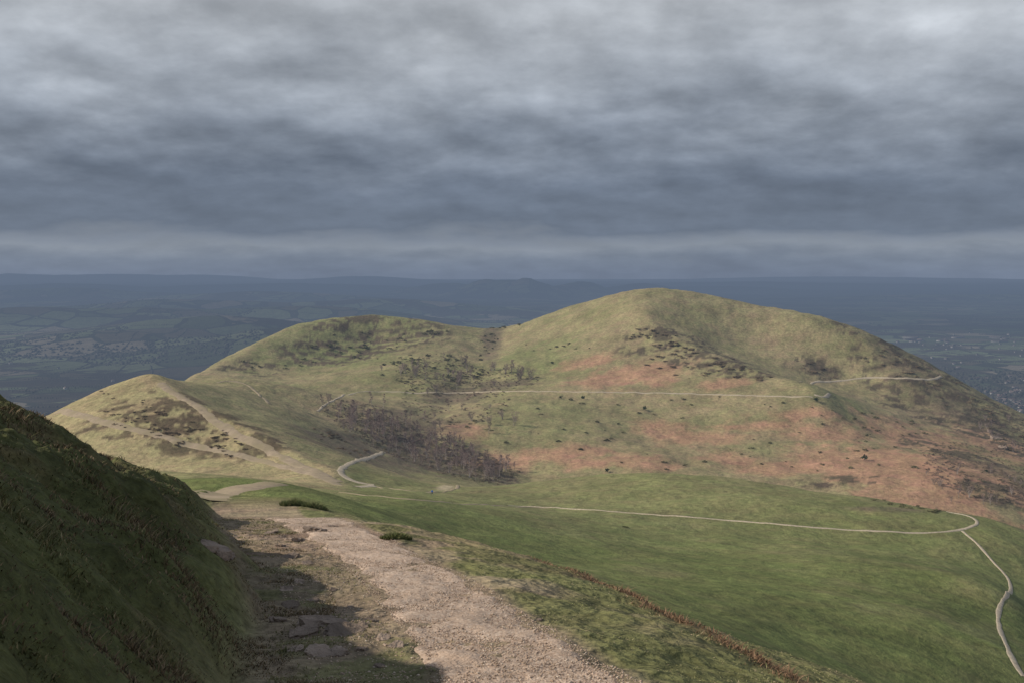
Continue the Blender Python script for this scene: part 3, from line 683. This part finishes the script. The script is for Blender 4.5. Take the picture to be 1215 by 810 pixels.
for _ in range(420):
    y0 = math.exp(random.uniform(math.log(2300), math.log(9000))); x0 = random.uniform(-.6, .6)*y0; a = random.choice([.2, 1.75])+random.uniform(-.35, .35); L = random.uniform(150, 520)
    t = np.arange(0, L, 9); hx.append(x0+np.cos(a)*t); hy.append(y0+np.sin(a)*t)
hx = np.concatenate(hx); hy = np.concatenate(hy); hx += rng.uniform(-2, 2, len(hx))
o = scatter('hedgerow', np.stack([hx, hy, Hg(hx, hy)-.5], -1), rng.uniform(2.5, 5, len(hx)), .8, np.tile((.02, .02, .02), (len(hx), 1)), mWood, cone_v, cone_f)
tag(o, 'far dark hedgerows dividing the fields of the plain', 'hedgerow', kind='stuff')
def house(wx, wy, wh, rh, name='house'):
    rt = empty(name)
    V = np.array([(-wx,-wy,-2),(wx,-wy,-2),(wx,wy,-2),(-wx,wy,-2),(-wx,-wy,wh),(wx,-wy,wh),(wx,wy,wh),(-wx,wy,wh)], float)
    mesh_np('wall', V, np.array([(0,1,5,4),(1,2,6,5),(2,3,7,6),(3,0,4,7)]), mWall, parent=rt)
    e = .5; me = bpy.data.meshes.new('roof'); me.from_pydata([(-wx-e,-wy-e,wh),(wx+e,-wy-e,wh),(wx+e,wy+e,wh),(-wx-e,wy+e,wh),(-wx-e,0,wh+rh),(wx+e,0,wh+rh)], [], [(0,1,5,4),(2,3,4,5),(1,2,5),(3,0,4),(3,2,1,0)]); me.materials.append(mRoof)
    r = bpy.data.objects.new('roof', me); COL.objects.link(r); r.parent = rt
    c = .5; x0 = wx*.6; me = bpy.data.meshes.new('chimney'); me.from_pydata([(x0-c,-c,wh),(x0+c,-c,wh),(x0+c,c,wh),(x0-c,c,wh),(x0-c,-c,wh+rh+1.5),(x0+c,-c,wh+rh+1.5),(x0+c,c,wh+rh+1.5),(x0-c,c,wh+rh+1.5)], [], [(0,1,5,4),(1,2,6,5),(2,3,7,6),(3,0,4,7),(4,5,6,7)]); me.materials.append(mRoof)
    ch = bpy.data.objects.new('chimney', me); COL.objects.link(ch); ch.parent = r
    return rt
hs = [house(7, 4.5, 6, 3.5), house(10, 5, 6.5, 3.5), house(5, 4.5, 5.5, 3)]
shed = house(40, 12, 7, 3, 'industrial_shed')
def puth(plist, px, py, label, cat, group, s=1.0):
    p = hit(px, py, 1500)
    if p is None or p[1] > 12000: return
    src = random.choice(plist)
    if src.name not in taken: o = src; taken.add(src.name)
    else: o = copy_tree(src)
    o.location = (p[0], p[1], p[2]); o.rotation_euler = (0, 0, random.uniform(0, 3.14)); o.scale = (s, s, s); tag(o, label, cat, group)
gl = ('tiny pale house in the far town on the plain at the right', 'house', 'houses of the town on the right plain')
for _ in range(60): puth(hs, random.gauss(1200, 16), random.gauss(476, 9), *gl, s=.8)
for _ in range(34): puth(hs, random.uniform(1060, 1215), random.gauss(410, 9), *gl, s=.8)
for _ in range(22): puth(hs, random.uniform(1120, 1215), random.uniform(400, 470), *gl, s=.8)
for _ in range(10): puth([shed], random.uniform(1070, 1200), random.gauss(404, 2), 'long pale shed in the band of buildings on the right plain', 'industrial building', 'long sheds on the right plain')
for _ in range(14): puth(hs, random.uniform(0, 250), random.uniform(395, 462), 'tiny pale farmhouse among the fields on the left plain', 'house', 'farmhouses on the left plain', s=.75)

# ------------------------------------------------------------------ the walker
def M_flat(n, c): return M_simple(n, c, .08, 20, haze=False)
mSkin, mBlue, mTro, mHair = M_flat('skin', (.45, .28, .2)), M_flat('blue_jacket', (.015, .24, .80)), M_flat('dark_trousers', (.02, .05, .12)), M_flat('hair', (.05, .03, .02))
def skin(name, verts, edges, radii, mat, parent=None, root=0, lv=2):
    me = bpy.data.meshes.new(name); me.from_pydata(verts, edges, []); o = bpy.data.objects.new(name, me); COL.objects.link(o)
    m = o.modifiers.new('s', 'SKIN'); 
    for i, r in enumerate(radii): me.skin_vertices[0].data[i].radius = (r, r) if not isinstance(r, tuple) else r
    me.skin_vertices[0].data[root].use_root = True; m.use_smooth_shade = True
    s = o.modifiers.new('d', 'SUBSURF'); s.levels = lv; s.render_levels = lv; me.materials.append(mat)
    if parent: o.parent = parent
    return o
pv = hit(513, 586, 200)
person = empty('person', (pv[0], pv[1]-1, float(Hg(pv[0], pv[1]-1))+.04), .6)
tag(person, 'walker in a blue jacket and dark trousers standing beside the looping path', 'person')
Vb = [(0,0,.95),(0,.0,1.2),(0,0,1.42),(0,.0,1.52),(0,.02,1.64),(0,.02,1.73),(.19,0,1.4),(.26,.02,1.13),(.24,.14,.92),(.24,.18,.84),(-.19,0,1.4),(-.26,-.02,1.13),(-.24,.06,.9),(-.24,.08,.82),
      (.09,0,.9),(.11,.12,.5),(.11,.06,.08),(.11,.2,.04),(-.09,0,.9),(-.11,-.06,.5),(-.11,-.2,.09),(-.11,-.08,.04)]
Eb = [(0,1),(1,2),(2,3),(3,4),(4,5),(2,6),(6,7),(7,8),(8,9),(2,10),(10,11),(11,12),(12,13),(0,14),(14,15),(15,16),(16,17),(0,18),(18,19),(19,20),(20,21)]
Rb = [.13,.12,.12,.05,.095,.07,.055,.042,.03,.028,.055,.042,.03,.028,.085,.06,.04,.035,.085,.06,.04,.035]
skin('body', Vb, Eb, Rb, mSkin, person)
skin('jacket', [(0,0,.80),(0,0,1.2),(0,0,1.43),(.19,0,1.41),(.26,.02,1.13),(.24,.13,.94),(-.19,0,1.41),(-.26,-.02,1.13),(-.24,.055,.92)], [(0,1),(1,2),(2,3),(3,4),(4,5),(2,6),(6,7),(7,8)], [.22,.20,.19,.09,.08,.065,.09,.08,.065], mBlue, person, 1)
skin('trousers', [(0,0,.93),(.09,0,.88),(.11,.12,.5),(.11,.06,.1),(-.09,0,.88),(-.11,-.06,.5),(-.11,-.2,.11)], [(0,1),(1,2),(2,3),(0,4),(4,5),(5,6)], [.14,.1,.075,.06,.1,.075,.06], mTro, person)
skin('hair', [(0,-.03,1.66),(0,-.01,1.76)], [(0,1)], [.09,.085], mHair, person)

# ------------------------------------------------------------------ sky and sun
EL = 31
wd = bpy.data.worlds.new('World'); S.world = wd; wd.use_nodes = True; t = NT(wd.node_tree); t.n.clear()
tc = t.node('ShaderNodeTexCoord'); nv = t.node('ShaderNodeVectorMath', operation='NORMALIZE'); t.lk(tc.outputs['Generated'], nv.inputs[0])
sp = t.node('ShaderNodeSeparateXYZ'); t.lk(nv.outputs[0], sp.inputs[0])
z0 = t.math('MAXIMUM', sp.outputs[2], 0.0)
def plane(c):
    zc = t.math('ADD', z0, c); cb = t.node('ShaderNodeCombineXYZ')
    t.lk(t.math('DIVIDE', sp.outputs[0], zc), cb.inputs[0]); t.lk(t.math('DIVIDE', sp.outputs[1], zc), cb.inputs[1]); return cb.outputs[0]
def shift(v, o):
    n = t.node('ShaderNodeVectorMath', operation='ADD'); t.lk(v, n.inputs[0]); n.inputs[1].default_value = o; return n.outputs[0]
cv = plane(.22); cw = plane(.36)
n1 = t.noise(cv, 1.55, 9, .54, .05); n1b = t.noise(shift(cv, (-.04, .10, 0)), 1.55, 9, .54, .05)
n2 = t.noise(cw, 5.4, 8, .58, 0); n2b = t.noise(shift(cw, (-.025, .05, 0)), 5.4, 8, .58, 0)
big = t.noise(cv, .55, 3, .5)
wob = t.math('ADD', t.math('MULTIPLY', t.math('SUBTRACT', n1, .5), .12), t.math('MULTIPLY', t.math('SUBTRACT', n2, .5), .03))
zr = t.math('MULTIPLY', t.math('ADD', z0, t.math('MULTIPLY', wob, t.mapr(z0, 0, .10, .06, 1.2))), 2.0)
basec = t.ramp(zr, [(0, (.165,.206,.286)), (.03, (.185,.226,.298)), (.056, (.245,.283,.342)), (.070, (.215,.252,.315)), (.090, (.145,.180,.242)), (.17, (.158,.193,.256)), (.27, (.225,.260,.318)), (.37, (.325,.360,.412)), (.50, (.45,.48,.52)), (.75, (.48,.51,.55)), (1, (.28,.33,.42))])
amp = t.mapr(z0, .03, .12, .35, 1.0)
def fac(v, lo, hi, m):   # contrast grows away from the horizon
    return t.math('ADD', 1.0, t.math('MULTIPLY', t.mapr(v, lo, hi, -m, m), amp))
c = t.mix(1, basec, fac(n1, .32, .68, .13), 'MULTIPLY')
c = t.mix(1, c, fac(big, .35, .65, .13), 'MULTIPLY')
c = t.mix(1, c, fac(n2, .3, .7, .06), 'MULTIPLY')
c = t.mix(1, c, fac(t.math('SUBTRACT', n1, n1b), -.14, .14, .14), 'MULTIPLY')
c = t.mix(1, c, fac(t.math('SUBTRACT', n2, n2b), -.2, .2, .11), 'MULTIPLY')
sky = t.node('ShaderNodeTexSky'); sky.sky_type = 'NISHITA'; sky.sun_disc = False; sky.sun_elevation = math.radians(EL); sky.sun_rotation = math.radians(270)
b1 = t.node('ShaderNodeBackground'); t.lk(c, b1.inputs[0]); b1.inputs[1].default_value = 1
b2 = t.node('ShaderNodeBackground'); t.lk(sky.outputs[0], b2.inputs[0]); b2.inputs[1].default_value = .08
mx = t.node('ShaderNodeMixShader'); t.lk(t.mapr(n2, .62, .8, .03, .10), mx.inputs[0]); t.lk(b1.outputs[0], mx.inputs[1]); t.lk(b2.outputs[0], mx.inputs[2])
ow = t.node('ShaderNodeOutputWorld'); t.lk(mx.outputs[0], ow.inputs[0])
sl_ = bpy.data.lights.new('sun', 'SUN'); sl_.energy = 4.4; sl_.angle = math.radians(.5); sl_.color = (1, .91, .78)
so = bpy.data.objects.new('sun', sl_); COL.objects.link(so)
d = Vector((math.cos(math.radians(EL)), -.02, -math.sin(math.radians(EL)))); so.rotation_euler = d.to_track_quat('-Z', 'Y').to_euler()

cam = bpy.data.cameras.new('camera'); co = bpy.data.objects.new('camera', cam); COL.objects.link(co); S.camera = co
cam.sensor_width = 36; cam.lens = 36*F/1215; cam.clip_start = .1; cam.clip_end = 200000
co.location = (0, 0, 0); co.rotation_euler = (math.pi/2-TH, 0, 0)
S.view_settings.view_transform = 'Standard'; S.view_settings.look = 'None'; S.view_settings.exposure = 0
